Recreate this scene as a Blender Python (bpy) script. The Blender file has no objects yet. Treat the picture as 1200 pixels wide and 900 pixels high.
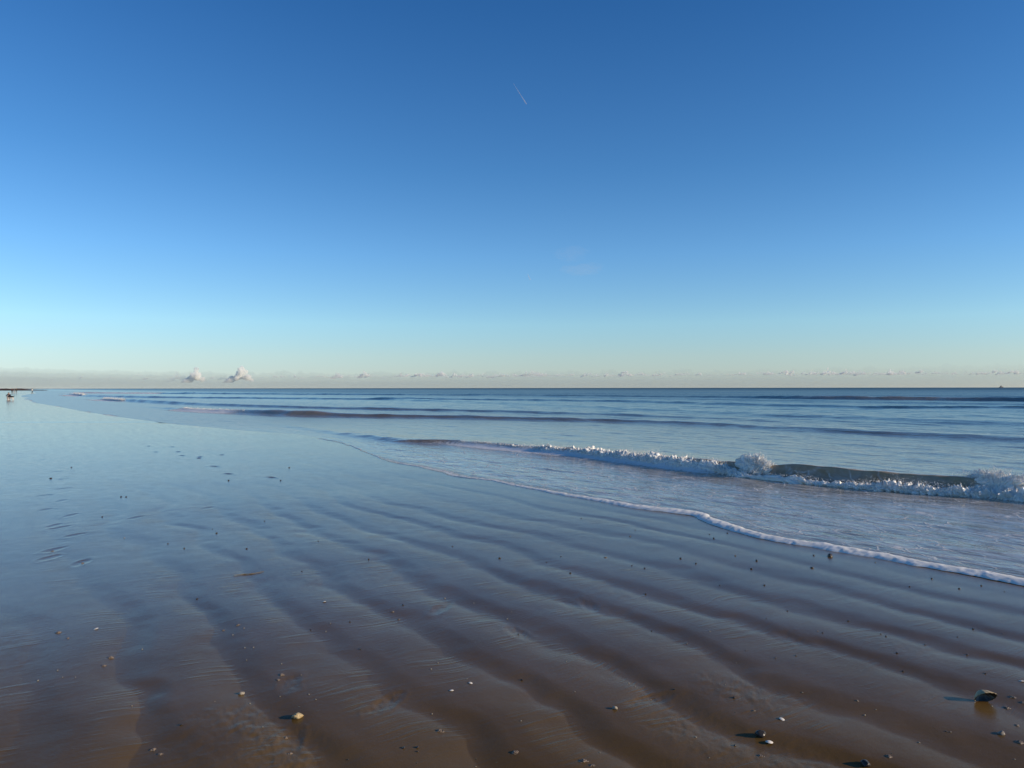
import bpy, bmesh, math, random
import numpy as np
from mathutils import Vector, Matrix

random.seed(4)
rng = np.random.default_rng(4)
C = bpy.context.scene.collection
scene = bpy.context.scene
rad = math.radians

# ------------------------------------------------------------------ frame
EYE = 1.6                      # eye height of the photographer
F = 902.0                      # focal length in photo pixels (1200 wide)
HZ = 454.7                     # horizon row
SHORE_AZ = rad(33.3)           # the shore runs off to the left
SA, CA = math.sin(SHORE_AZ), math.cos(SHORE_AZ)
SUN_EL, SUN_AZ = rad(17.0), rad(104.0)    # azimuth clockwise from the view direction (+Y)


def ground(px, py):
    """point of the beach seen at a spot of the photograph"""
    d = max(py - HZ, 0.3)
    return (px - 600.0) * EYE / d, F * EYE / d


def to_sn(x, y):
    return -SA * x + CA * y, CA * x + SA * y


def to_xy(s, n):
    return -SA * s + CA * n, CA * s + SA * n


# ------------------------------------------------------------------ noise
def _hash(ix, iy, seed):
    h = (ix.astype(np.int64) * 374761393 + iy.astype(np.int64) * 668265263 + seed * 144269504) & 0xFFFFFFFF
    h = ((h ^ (h >> 13)) * 1274126177) & 0xFFFFFFFF
    h = ((h ^ (h >> 16)) * 2246822519) & 0xFFFFFFFF
    h = h ^ (h >> 15)
    return (h & 0xFFFFFF).astype(np.float64) / float(0xFFFFFF)


def vnoise(x, y, seed=0):
    x = np.asarray(x, float); y = np.asarray(y, float)
    ix = np.floor(x); iy = np.floor(y)
    fx = x - ix; fy = y - iy
    fx = fx * fx * fx * (fx * (fx * 6 - 15) + 10); fy = fy * fy * fy * (fy * (fy * 6 - 15) + 10)
    a = _hash(ix, iy, seed); b = _hash(ix + 1, iy, seed)
    c = _hash(ix, iy + 1, seed); d = _hash(ix + 1, iy + 1, seed)
    return (a + (b - a) * fx) * (1 - fy) + (c + (d - c) * fx) * fy      # 0..1


def fbm(x, y, octaves=4, seed=0, gain=0.5):
    t = 0; amp = 1.0; tot = 0.0
    for o in range(octaves):
        t = t + amp * (vnoise(x * 2 ** o + 17.3 * o, y * 2 ** o - 9.1 * o, seed + o) * 2 - 1)
        tot += amp; amp *= gain
    return t / tot                                                        # -1..1


def sstep(a, b, x):
    t = np.clip((x - a) / (b - a), 0, 1)
    return t * t * (3 - 2 * t)


def curve(pts):
    """smooth interpolation (hermite) through sorted (s, value) points"""
    pts = sorted(pts)
    xs = np.array([p[0] for p in pts], float); ys = np.array([p[1] for p in pts], float)
    sl = np.diff(ys) / np.diff(xs)
    m = np.zeros_like(ys); m[1:-1] = np.where(sl[1:] * sl[:-1] > 0, 2 * sl[1:] * sl[:-1] / (sl[1:] + sl[:-1] + 1e-12), 0)
    m[0], m[-1] = sl[0], 0
    def f(s):
        s = np.clip(np.asarray(s, float), xs[0], xs[-1])
        i = np.clip(np.searchsorted(xs, s) - 1, 0, len(xs) - 2)
        h = xs[i + 1] - xs[i]; t = (s - xs[i]) / h
        return ((2*t**3 - 3*t**2 + 1) * ys[i] + (t**3 - 2*t**2 + t) * h * m[i]
                + (-2*t**3 + 3*t**2) * ys[i + 1] + (t**3 - t**2) * h * m[i + 1])
    return f


def px_curve(pts, extra=()):
    return curve([to_sn(*ground(*p)) for p in pts] + list(extra))


# ------------------------------------------------------------------ mesh helpers
def mesh_from(name, verts, quads=None, tris=None, smooth=True):
    me = bpy.data.meshes.new(name)
    verts = np.asarray(verts, np.float32).reshape(-1, 3)
    loops = []; totals = []
    if quads is not None and len(quads):
        q = np.asarray(quads, np.int32).reshape(-1, 4); loops.append(q.ravel()); totals.append(np.full(len(q), 4, np.int32))
    if tris is not None and len(tris):
        t = np.asarray(tris, np.int32).reshape(-1, 3); loops.append(t.ravel()); totals.append(np.full(len(t), 3, np.int32))
    loops = np.concatenate(loops); totals = np.concatenate(totals)
    starts = np.concatenate([[0], np.cumsum(totals)[:-1]]).astype(np.int32)
    me.vertices.add(len(verts)); me.vertices.foreach_set('co', verts.ravel())
    me.loops.add(len(loops)); me.loops.foreach_set('vertex_index', loops)
    me.polygons.add(len(totals)); me.polygons.foreach_set('loop_start', starts)
    try:
        me.polygons.foreach_set('loop_total', totals)
    except Exception:
        pass
    me.polygons.foreach_set('use_smooth', np.full(len(totals), smooth, bool))
    me.update(calc_edges=True)
    return me


def grid_quads(nr, nc, wrap=False):
    r = np.arange(nr - 1)[:, None]
    c = np.arange(nc if wrap else nc - 1)[None, :]
    c2 = (c + 1) % nc
    return np.stack([r * nc + c, r * nc + c2, (r + 1) * nc + c2, (r + 1) * nc + c], -1).reshape(-1, 4)


def outward(me):
    bm = bmesh.new(); bm.from_mesh(me)
    neg = bm.calc_volume(signed=True) < 0
    bm.free()
    if neg: me.flip_normals()
    return me


def attr(me, name, vals):
    a = me.attributes.new(name, 'FLOAT', 'POINT')
    a.data.foreach_set('value', np.asarray(vals, np.float32).ravel())


def link(name, me, mat=None, parent=None, loc=None):
    o = bpy.data.objects.new(name, me)
    C.objects.link(o)
    if mat is not None and not me.materials:
        me.materials.append(mat)
    if parent is not None:
        o.parent = parent
    if loc is not None:
        o.location = loc
    return o


def empty(name, loc, rz=0.0):
    o = bpy.data.objects.new(name, None); C.objects.link(o)
    o.location = loc; o.rotation_euler = (0, 0, rz); o.empty_display_size = 0.2
    return o


def tag(o, label=None, cat=None, group=None, kind=None):
    if label: o['label'] = label
    if cat: o['category'] = cat
    if group: o['group'] = group
    if kind: o['kind'] = kind
    return o


# ------------------------------------------------------------------ materials
class N:
    def __init__(self, name):
        self.m = bpy.data.materials.new(name); self.m.use_nodes = True
        self.t = self.m.node_tree; self.t.nodes.clear()
        self.out = self.t.nodes.new('ShaderNodeOutputMaterial')
    def n(self, kind, **kw):
        nd = self.t.nodes.new('ShaderNode' + kind)
        for k, v in kw.items():
            if k.startswith('in_'):
                key = k[3:]
                key = int(key) if key.isdigit() else key.replace('_', ' ')
                self.set(nd, key, v)
            else:
                setattr(nd, k, v)
        return nd
    def set(self, nd, key, v):
        if isinstance(v, bpy.types.NodeSocket):
            self.t.links.new(v, nd.inputs[key])
        else:
            nd.inputs[key].default_value = v
    def math(self, op, a, b=0.0, c=None, clamp=False):
        nd = self.t.nodes.new('ShaderNodeMath'); nd.operation = op; nd.use_clamp = clamp
        self.set(nd, 0, a); self.set(nd, 1, b)
        if c is not None: self.set(nd, 2, c)
        return nd.outputs[0]
    def ramp(self, v, a, b, lo=0.0, hi=1.0, smooth=True):
        nd = self.t.nodes.new('ShaderNodeMapRange')
        nd.interpolation_type = 'SMOOTHSTEP' if smooth else 'LINEAR'
        self.set(nd, 0, v); self.set(nd, 1, a); self.set(nd, 2, b); self.set(nd, 3, lo); self.set(nd, 4, hi)
        return nd.outputs[0]
    def mix(self, f, a, b):
        nd = self.t.nodes.new('ShaderNodeMix'); nd.data_type = 'RGBA'
        self.set(nd, 0, f); self.set(nd, 6, a); self.set(nd, 7, b)
        return nd.outputs[2]
    def attr(self, name):
        return self.n('Attribute', attribute_name=name).outputs['Fac']
    def noise(self, vec, scale, detail=3.0, rough=0.55, dist=0.0):
        return self.n('TexNoise', in_Vector=vec, in_Scale=scale, in_Detail=detail, in_Roughness=rough, in_Distortion=dist).outputs[0]
    def vec(self, rot, scale):
        g = self.n('NewGeometry')
        mp = self.n('Mapping', in_Vector=g.outputs['Position'], in_Rotation=(0, 0, rot))
        mp2 = self.n('Mapping', in_Vector=mp.outputs[0], in_Scale=scale)
        return mp2.outputs[0]
    def surf(self, sh):
        self.t.links.new(sh, self.out.inputs['Surface'])
    def vol(self, sh):
        self.t.links.new(sh, self.out.inputs['Volume'])


def rgb(r, g, b): return (r, g, b, 1.0)

# rotation that turns world x,y into n,s (shore axes): x' = n, y' = s
ROT = -(math.pi / 2 - math.atan2(CA, -SA) + 0)   # placed so the mapped Y axis follows the shore
ROT = -SHORE_AZ


def mat_sand():
    k = N('wet sand')
    v = k.vec(ROT, (1, 1, 1))
    crest = k.attr('crest')          # 1 on the drained side of a ripple, 0 in the wet trough
    rill = k.attr('rill')
    big = k.noise(v, 1.3, 4)
    mid = k.noise(v, 6.0, 4)
    grain = k.noise(v, 420.0, 2)
    speck = k.noise(v, 160.0, 3, 0.7)
    col = k.mix(k.ramp(big, 0.3, 0.7), rgb(.100, .057, .017), rgb(.124, .073, .025))
    col = k.mix(k.math('MULTIPLY', crest, 0.45), col, rgb(.150, .094, .034))
    col = k.mix(k.ramp(speck, 0.60, 0.78, 0, 0.35), col, rgb(.05, .035, .028))
    col = k.mix(k.ramp(grain, 0.62, 0.80, 0, 0.40), col, rgb(.28, .22, .17))
    # fine drainage lines that run down the beach over the ripple backs
    warp = k.n('VectorMath', operation='ADD', in_0=v, in_1=k.n('VectorMath', operation='SCALE', in_0=k.n('TexNoise', in_Vector=v, in_Scale=1.1, in_Detail=2.0).outputs[1], in_Scale=0.35).outputs[0]).outputs[0]
    st = k.n('Mapping', in_Vector=warp, in_Scale=(1.5, 24.0, 1.0)).outputs[0]
    lines = k.noise(st, 1.0, 3, 0.6)
    patch = k.ramp(k.noise(v, 1.9, 2), 0.42, 0.62)
    lines = k.math('MULTIPLY', k.ramp(lines, 0.42, 0.74), k.math('ADD', k.math('MULTIPLY', k.math('MULTIPLY', patch, rill), .8), k.math('MULTIPLY', k.ramp(k.noise(v, 0.8, 3), .40, .62), .14)))
    st2 = k.n('Mapping', in_Vector=warp, in_Scale=(4.5, 75.0, 1.0)).outputs[0]
    fine = k.math('MULTIPLY', k.noise(st2, 1.0, 2, .6), k.ramp(k.noise(v, 2.7, 3), .42, .62))
    dots = k.n('TexVoronoi', in_Vector=v, in_Scale=17.0)
    dot = k.math('MULTIPLY', k.ramp(dots.outputs['Distance'], .035, .09, 1, 0), k.ramp(k.n('SeparateColor', in_0=dots.outputs['Color']).outputs[0], .80, .82))
    dot = k.math('MULTIPLY', dot, k.ramp(k.noise(v, 1.1, 3), .40, .58))
    col = k.mix(k.math('MULTIPLY', dot, .75), col, rgb(.022, .016, .012))
    rough = k.math('ADD', k.ramp(mid, 0.3, 0.7, 0.08, 0.14), k.math('MULTIPLY', crest, 0.08))
    h1 = k.math('ADD', k.math('MULTIPLY', lines, 0.0031), k.math('ADD', k.math('MULTIPLY', fine, .00032), k.math('MULTIPLY', dot, .003)))
    h2 = k.math('MULTIPLY', k.noise(v, 30.0, 4, .65), 0.0010)
    h3 = k.math('MULTIPLY', grain, 0.00045)
    h = k.math('ADD', k.math('ADD', h1, h2), h3)
    bump = k.n('Bump', in_Height=h, in_Strength=0.9, in_Distance=1.0)
    yy = k.n('SeparateXYZ', in_0=k.n('NewGeometry').outputs['Position']).outputs['Y']
    film = k.ramp(k.math('ADD', yy, k.math('MULTIPLY', big, 2.0)), 3.9, 7.6, 1.16, 1.35)      # the upper beach has drained, farther down a film of water stands
    p = k.n('BsdfPrincipled', in_Base_Color=col, in_Roughness=rough, in_IOR=film, in_Normal=bump.outputs[0])
    k.surf(p.outputs[0])
    return k.m


def mat_sea():
    k = N('sea water')
    v = k.vec(ROT, (1, 1, 1))
    off = k.attr('offshore')
    foam_a = k.attr('foam')
    lacy = k.attr('lace')
    clear = k.ramp(off, 6.5, 40.0)
    turbid = k.mix(k.ramp(k.noise(v, 0.5, 3), 0.3, 0.7), rgb(.135, .102, .064), rgb(.175, .136, .088))
    col = k.mix(clear, turbid, rgb(.020, .041, .046))
    col = k.mix(k.math('MULTIPLY', k.attr('crest_glow'), k.ramp(k.noise(k.n('Mapping', in_Vector=v, in_Scale=(1.0, 9.0, 2.0)).outputs[0], 1.0, 3), .30, .60, .55, 1.0)), col, rgb(.42, .30, .17))  # lighter brown on wave crests paints in sunlight passing through thin water
    col = k.mix(k.math('MULTIPLY', lacy, k.ramp(k.noise(k.n('Mapping', in_Vector=v, in_Scale=(3.0, 1.0, 1.0)).outputs[0], 1.5, 6, .72, .6), .36, .62, .05, .90)), col, rgb(.40, .38, .35))      # aerated, milky wash
    # foam: lace of thin lines and dabs
    wv = k.n('VectorMath', operation='ADD', in_0=v, in_1=k.n('VectorMath', operation='SCALE', in_0=k.n('TexNoise', in_Vector=v, in_Scale=1.6, in_Detail=3.0).outputs[1], in_Scale=0.5).outputs[0]).outputs[0]
    st = k.n('Mapping', in_Vector=wv, in_Scale=(2.6, 1.1, 1.0)).outputs[0]
    vor = k.n('TexVoronoi', feature='DISTANCE_TO_EDGE', in_Vector=st, in_Scale=1.5).outputs['Distance']
    vor2 = k.n('TexVoronoi', feature='DISTANCE_TO_EDGE', in_Vector=wv, in_Scale=9.0).outputs['Distance']
    net = k.ramp(vor, 0.0, 0.07, 1.0, 0.0)
    net2 = k.ramp(vor2, 0.0, 0.16, 1.0, 0.0)
    brk = k.ramp(k.noise(v, 1.3, 4, 0.65), 0.36, 0.62)
    lace = k.math('MULTIPLY', k.math('MULTIPLY', net, brk), k.math('ADD', k.math('MULTIPLY', net2, 0.6), 0.4))
    lace = k.math('MULTIPLY', lace, lacy)
    dab = k.math('MULTIPLY', k.ramp(k.math('ADD', k.noise(v, 14.0, 4, 0.7), k.math('MULTIPLY', foam_a, 0.55)), 0.66, 0.95), k.ramp(foam_a, 0.0, 0.25))
    foam = k.math('MAXIMUM', k.math('MULTIPLY', lace, 0.9), dab, clamp=True)
    col = k.mix(foam, col, rgb(.74, .75, .76))
    # short wavelets; unresolved far ones become roughness
    sw = k.n('Mapping', in_Vector=v, in_Scale=(1.0, 0.38, 1.0)).outputs[0]
    w1 = k.noise(sw, 3.2, 3, 0.6, 0.3)
    w2 = k.noise(sw, 13.0, 3, 0.6, 0.3)
    w3 = k.noise(sw, 0.8, 3, 0.6, 0.3)
    near = k.ramp(off, 5.0, 14.0, 0.70, 1.0)
    far = k.ramp(off, 10.0, 60.0)
    h = k.math('ADD', k.math('MULTIPLY', w1, 0.034), k.math('MULTIPLY', w2, 0.009))
    h = k.math('ADD', h, k.math('MULTIPLY', k.math('MULTIPLY', w3, 0.10), far))
    h = k.math('MULTIPLY', h, near)
    h = k.math('ADD', h, k.math('MULTIPLY', foam, 0.006))
    bump = k.n('Bump', in_Height=h, in_Strength=1.0, in_Distance=1.0)
    rough = k.math('ADD', k.ramp(off, 6.0, 25.0, 0.07, 0.14), k.math('ADD', k.ramp(off, 25.0, 120.0, 0.0, 0.12), k.ramp(off, 120.0, 900.0, 0.0, 0.16)))
    rough = k.math('ADD', rough, k.math('MULTIPLY', k.attr('ruffle'), 0.11))
    rough = k.math('ADD', rough, k.math('MULTIPLY', foam, 0.6), clamp=True)
    p = k.n('BsdfPrincipled', in_Base_Color=col, in_Roughness=rough, in_IOR=1.333, in_Normal=bump.outputs[0])
    k.surf(p.outputs[0])
    return k.m


def mat_foam(name='sea foam', col=(.97, .97, .96), trans=0.16, holes=True):
    k = N(name)
    v = k.n('NewGeometry').outputs['Position']
    c = k.mix(k.ramp(k.noise(v, 9.0, 5, 0.7), 0.40, 0.68), rgb(*[x * .90 for x in col[:2]], col[2] * .86), rgb(*col))
    d = k.n('BsdfDiffuse', in_Color=c)
    t = k.n('BsdfTranslucent', in_Color=c)
    g = k.n('BsdfGlossy', in_Roughness=0.25)
    a = k.n('MixShader', in_0=trans, in_1=d.outputs[0], in_2=t.outputs[0])
    b = k.n('MixShader', in_0=0.05, in_1=a.outputs[0], in_2=g.outputs[0])
    k.surf(b.outputs[0])
    return k.m


def mat_plain(name, col, rough=0.6, var=0.25, scale=8.0, spec=0.5, bump=0.0):
    k = N(name)
    v = k.n('TexCoord').outputs['Object']
    nz = k.noise(v, scale, 4)
    dk = tuple(c * (1 - var) for c in col); lt = tuple(min(1, c * (1 + var)) for c in col)
    c = k.mix(k.ramp(nz, 0.3, 0.7), rgb(*dk), rgb(*lt))
    p = k.n('BsdfPrincipled', in_Base_Color=c, in_Roughness=rough, in_IOR=1.45)
    p.inputs['Specular IOR Level'].default_value = spec
    if bump:
        b = k.n('Bump', in_Height=k.noise(v, scale * 3, 4), in_Strength=0.6, in_Distance=bump)
        k.t.links.new(b.outputs[0], p.inputs['Normal'])
    k.surf(p.outputs[0])
    return k.m


def mat_cloud(name, density, col=(1, 1, 1), absorb=0.0, aniso=0.0):
    k = N(name)
    p = k.n('VolumePrincipled', in_Color=rgb(*col), in_Density=density, in_Anisotropy=aniso)
    k.vol(p.outputs[0])
    k.m.volume_intersection_method = 'FAST' if hasattr(k.m, 'volume_intersection_method') else 'FAST'
    try:
        k.m.cycles.homogeneous_volume = True
    except Exception:
        pass
    return k.m


M_SAND = mat_sand()
M_SEA = mat_sea()
M_FOAM = mat_foam()
M_SPRAY = mat_foam('sea spray', (.97, .96, .95), 0.35)

# ------------------------------------------------------------------ shoreline and wave lines
shore_pts = [(1200, 685), (1100, 667), (1000, 649), (900, 632), (850, 620), (825, 610.5), (808, 604), (787, 600.5), (736, 594),
             (688, 585), (640, 576), (600, 568.5), (580, 564), (535, 558), (512, 551), (460, 541), (432, 531), (392, 517),
             (345, 508.5), (295, 505), (215, 497.5), (180, 493.5), (120, 485), (80, 478), (33, 469)]
shore_f = px_curve(shore_pts, [(-4000, 6.0), (-60, 6.0), (-10, 6.4), (0.5, 6.7), (200, 3.0), (330, 9.0), (700, 14.0), (2500, 20.0), (30000, 30.0)])


def shore(s):
    s = np.asarray(s, float)
    w = 0.05 * fbm(s * 1.3, 0 * s + 3.0, 3, 51) + 0.018 * fbm(s * 6.0, 0 * s, 2, 52)
    far = sstep(40, 150, s)
    return shore_f(s) + w + far * 0.8 * fbm(s * 0.05, 0 * s + 8, 3, 53)


break_pts = [(1195, 581), (1150, 578), (1000, 567), (890, 557), (800, 548), (700, 535), (600, 526), (540, 520), (470, 517.5)]
break_f = px_curve(break_pts, [(-60, 13.0), (-10, 12.8), (2, 12.5), (34, 9.9), (60, 9.5)])
# (line n(s), height by s, front width, back width)
def wobble(s, k, a): return a * fbm(s * 0.11, 0 * s + k, 3, 70 + k) + 0.25 * a * fbm(s * 0.7, 0 * s + k, 2, 90 + k)

H_break = curve([(-60, .22), (-6, .26), (2, .30), (6.0, .27), (8.0, .25), (10.5, .21), (14, .16), (19, .10), (23, .07), (30, .025), (45, 0.0), (60, 0)])
line2 = curve([(-60, 27), (0, 26), (11, 25.7), (22, 25.4), (35, 20.9), (45, 14.4), (53, 12.7), (60, 11.3), (80, 10.5)])
H2 = curve([(-60, .08), (0, .09), (22, .10), (35, .13), (41, .16), (45, .29), (50, .25), (54, .16), (60, .12), (75, .03), (80, 0)])
line3 = curve([(0, 35), (41, 28.5), (57, 21.9), (80, 16), (102, 13.5), (120, 12), (150, 11.5)])
H3 = curve([(0, 0), (30, .05), (41, .10), (60, .14), (80, .18), (98, .26), (112, .22), (130, .08), (150, 0)])
line4 = curve([(-60, 62), (28, 66), (36, 57), (68, 60), (120, 34), (160, 17), (180, 14.5), (240, 15)])
H4 = curve([(-60, .15), (28, .15), (68, .15), (120, .20), (160, .30), (185, .30), (235, .24), (240, 0)])
line5 = curve([(-100, 104), (30, 101), (60, 98), (100, 97), (200, 60), (330, 20)])
H5 = curve([(-100, .14), (25, .18), (45, .42), (70, .42), (95, .2), (200, .3), (300, .4), (330, 0)])
LINES = [(line2, H2, .55, 2.2), (line3, H3, .55, 2.4), (line4, H4, 1.0, 3.2), (line5, H5, 1.3, 4.0)]
for k, n0 in enumerate((41, 80, 140, 185, 240, 310, 400, 520, 680)):
    LINES.append((lambda s, n0=n0, k=k: n0 + (6 + n0 * .03) * fbm(s * 0.012, 0 * s + k, 2, 30 + k),
                  lambda s, n0=n0, k=k: (0.10 + n0 * .0006) * (0.75 + 0.6 * fbm(s * 0.02, 0 * s + k, 2, 45 + k)),
                  1.0 + n0 * .006, 3.0 + n0 * .02))


def sea_height(s, n):
    """height, sideways lean (in n) and foam of the sea surface"""
    sh = shore(s)
    dn = n - sh
    z = 0.014 * (1 - np.exp(-np.maximum(dn, 0) / 0.25)) - 0.005
    lean = np.zeros_like(z)
    # swell lines
    for i, (ln, hf, wf, wb) in enumerate(LINES):
        c = ln(s) + wobble(s, i, 0.3 + wf * 0.4)
        x = n - c
        h = hf(s) * (1 + 0.18 * fbm(s * 0.5, 0 * s + i, 3, 20 + i))
        p = np.where(x < 0, np.exp(-(x / wf) ** 2), np.exp(-(np.abs(x) / wb) ** 1.6))
        trough = -0.22 * np.exp(-((x + wf * 2.3) / (wf * 1.5)) ** 2)
        z = z + h * (p + trough)
    # the breaking wave
    c = break_f(s) + 0.06 * fbm(s * 0.9, 0 * s, 3, 61)
    h = H_break(s) * (1 + 0.26 * fbm(s * 1.1, 0 * s + 2, 3, 62))
    x = n - c
    wf = 0.30
    p = np.where(x < 0, np.exp(-(x / wf) ** 2), np.exp(-(np.abs(x) / 1.1) ** 1.4))
    z = z + h * p - 0.10 * h * np.exp(-((x + 0.9) / 0.6) ** 2)
    lean = lean - 0.9 * h * p ** 3 * sstep(0.10, 0.22, h) * 0.55
    # chop
    deep = sstep(9, 16, n)
    z = z + deep * (0.020 * fbm(n * 1.6, s * 0.55, 4, 5) + 0.046 * sstep(13, 28, n) * (1 - sstep(120, 200, n)) * fbm(n * 1.05, s * 0.33, 3, 4) + 0.04 * sstep(20, 80, n) * fbm(n * 0.33, s * 0.10, 3, 6))
    swash = sstep(0.05, 0.6, dn) * (1 - deep)
    ridge = 1 - np.abs(fbm(n * 1.6 + 0.8 * fbm(s * .5, n * .5, 2, 9), s * 0.42, 3, 8))
    z = z + swash * (0.020 * (ridge - 0.8) + 0.004 * fbm(n * 5, s * 2.2, 3, 7))
    crest_glow = p * sstep(.08, .18, h)  # mask of the painted glow: crest colour lightened as if backlit
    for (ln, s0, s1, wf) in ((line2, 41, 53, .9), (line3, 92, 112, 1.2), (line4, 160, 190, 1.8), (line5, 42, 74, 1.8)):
        crest_glow = np.maximum(crest_glow, .55 * sstep(s0, s0 + .3 * (s1 - s0), s) * (1 - sstep(s1 - .3 * (s1 - s0), s1, s)) * np.exp(-((n - ln(s)) / wf) ** 2))
    return z, lean, dn, x, crest_glow


def foam_of(s, n, dn, x):
    edge = np.exp(-np.maximum(dn - 0.02, 0) / 0.16) * (1 - sstep(13, 20, s))
    edge = edge + 0.9 * np.exp(-np.maximum(dn, 0) / 0.25) * sstep(30, 45, s) * sstep(0.1, 0.5, fbm(s * 0.25, 0 * s, 3, 33))
    front = np.exp(-((x + 0.38) / 0.28) ** 2) * (1 - sstep(18, 21, s)) * 0.9 * sstep(9.0, 10.5, s)
    f2 = 0
    for (ln, s0, s1, w) in ((line2, 51, 64, .9), (line3, 109, 128, 1.6), (line4, 186, 232, 2.5), (line5, 250, 320, 4)):
        c = ln(s)
        f2 = f2 + sstep(s0 - 2, s0 + 3, s) * (1 - sstep(s1 - 4, s1, s)) * np.exp(-((n - c + w * .7) / w) ** 2)
    return np.clip(edge + front + f2, 0, 1)


# ------------------------------------------------------------------ sand
FEET = []      # (x, y, heading, depth)
def ft(px, py, depth=0.012, ang=None):
    x, y = ground(px, py); FEET.append((x, y, random.uniform(-.5, .5) if ang is None else ang, depth))
for p in ((523, 127), (607, 130), (550, 148), (627, 147), (703, 165), (780, 158), (753, 198), (803, 225), (953, 238), (700, 170), (640, 160)):
    ft(p[0] / 3, 480 + p[1] / 3, 0.022, 0.6 + random.uniform(-.4, .4))
for p in ((205, 216), (220, 243), (223, 276), (160, 300), (217, 320), (163, 350), (250, 370), (190, 405), (212, 412), (268, 438),
          (195, 488), (175, 517), (290, 533), (150, 175), (65, 153), (480, 378), (730, 345)):
    ft(p[0] / 3, 480 + p[1] / 3, 0.007, random.uniform(-.6, .2))
ft(450, 823, 0.006, -0.35); ft(517, 712, 0.006, -0.2); ft(606, 740, 0.006, 0.5); ft(690, 708, 0.005, .3)
ft(762, 818, 0.005, -1.0); ft(665, 706, 0.004, .4); ft(340, 868, 0.006, 0.1); ft(925, 747, 0.004, .4); ft(340, 800, 0.005, 0.2)
FEET = np.array(FEET); FEET[:, 3] *= .6

rip_shift = curve([(-100, 0), (100, 0)])
CREST_AT = None


def sand_height(x, y, full=False):
    s, n = to_sn(x, y)
    sh = shore(s)
    dn = n - sh
    dist = np.hypot(x, y)
    z = np.zeros_like(s)
    # ripples parallel to the shore, about 0.6 m apart
    warp = 0.30 * fbm(s * 0.33, n * 0.45, 3, 11) + 0.13 * fbm(s * 1.2, n * 1.2, 3, 12) + 0.034 * fbm(s * 4.5, n * 4, 2, 13)
    lam = 0.60
    ph = (n + warp) / lam - 0.22
    t = ph - np.floor(ph)
    row = np.floor(ph)
    amp = 0.80 + 0.6 * fbm(s * 0.30 + 5, n * 0.55, 2, 14)
    amp = amp * (0.12 + 0.88 * sstep(-0.6, 1.0, n)) * (1 - 0.75 * sstep(-0.9, -0.1, dn)) * (1 - 0.62 * sstep(4.2, 8.0, dist)) * (1 - 0.80 * sstep(8, 16, dist))
    amp = np.clip(amp, 0, 1.4)
    # t: 0 crest .. .58 gentle seaward back .. small scarp .. trough .. rise to the next crest
    hump = 1 - np.clip(t / 0.60, 0, 1) ** 2.9
    rise = sstep(0.64, 1.0, t)
    prof = np.where(t < 0.60, hump, rise)
    z = z + 0.0160 * amp * (prof - 0.5)
    crest = sstep(0.05, 0.35, t) * (1 - sstep(0.585, 0.61, t)) * np.clip(amp * 1.1, 0, 1)
    # broad unevenness, low bars far along the beach
    z = z + 0.009 * fbm(x * 0.45, y * 0.45, 2, 15) * (1 - sstep(6, 20, dist) * 0.7)
    z = z + 0.0010 * fbm(x * 5.0, y * 5.0, 3, 16) * (1 - .7 * sstep(5, 12, dist))
    far = sstep(15, 40, dist)
    z = z + far * 0.012 * fbm(n * 0.25, s * 0.05, 3, 17)
    z = z - 0.016 * np.exp(-((y - 37.0 - 0.05 * x - 0.5 * fbm(x * .1, x * 0, 2, 19)) / 0.8) ** 2) * (x < 0)     # shallow runnel across the far flat
    # pitted, lumpy patches on the backs
    pit = sstep(0.10, 0.5, fbm(s * 1.1, n * 1.1, 3, 23)) * (1 - .8 * sstep(5, 9, dist))
    z = z + (.35 + .65 * crest) * pit * 0.0036 * fbm(x * 21, y * 21, 3, 24, .62)
    # footprints
    for (fx, fy, a, d) in FEET:
        m = (np.abs(x - fx) < .5) & (np.abs(y - fy) < .5)
        if not np.any(m): continue
        dx = x[m] - fx; dy = y[m] - fy
        u = dx * math.cos(a) + dy * math.sin(a); v = -dx * math.sin(a) + dy * math.cos(a)
        r = np.sqrt((u / 0.055) ** 2 + (v / 0.145) ** 2)
        r = r * (1 + .25 * fbm(dx * 14 + fx * 5, dy * 14, 2, 28))
        dep = -d * (1 - sstep(0.35, 1.25, r)) + 0.25 * d * np.exp(-((r - 1.35) / 0.25) ** 2)
        dep = dep + d * 0.5 * (1 - sstep(0.7, 1.3, r)) * fbm(dx * 45 + fx * 9, dy * 45, 2, 27)
        z[m] += dep
    # the beach drops away under the water
    z = z - 0.003 * sstep(-0.5, 0.0, dn) - 0.05 * np.clip(dn, 0, 60) - 0.010 * sstep(.05, .5, dn)
    z = np.where(s > 330, z - 0, z)
    if full:
        return z, crest, np.clip(amp, 0, 1) * (1 - sstep(0.62, 0.7, t)) * sstep(0.05, 0.3, t)
    return z


def z_at(x, y):
    return float(sand_height(np.array([float(x)]), np.array([float(y)]))[0])


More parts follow.
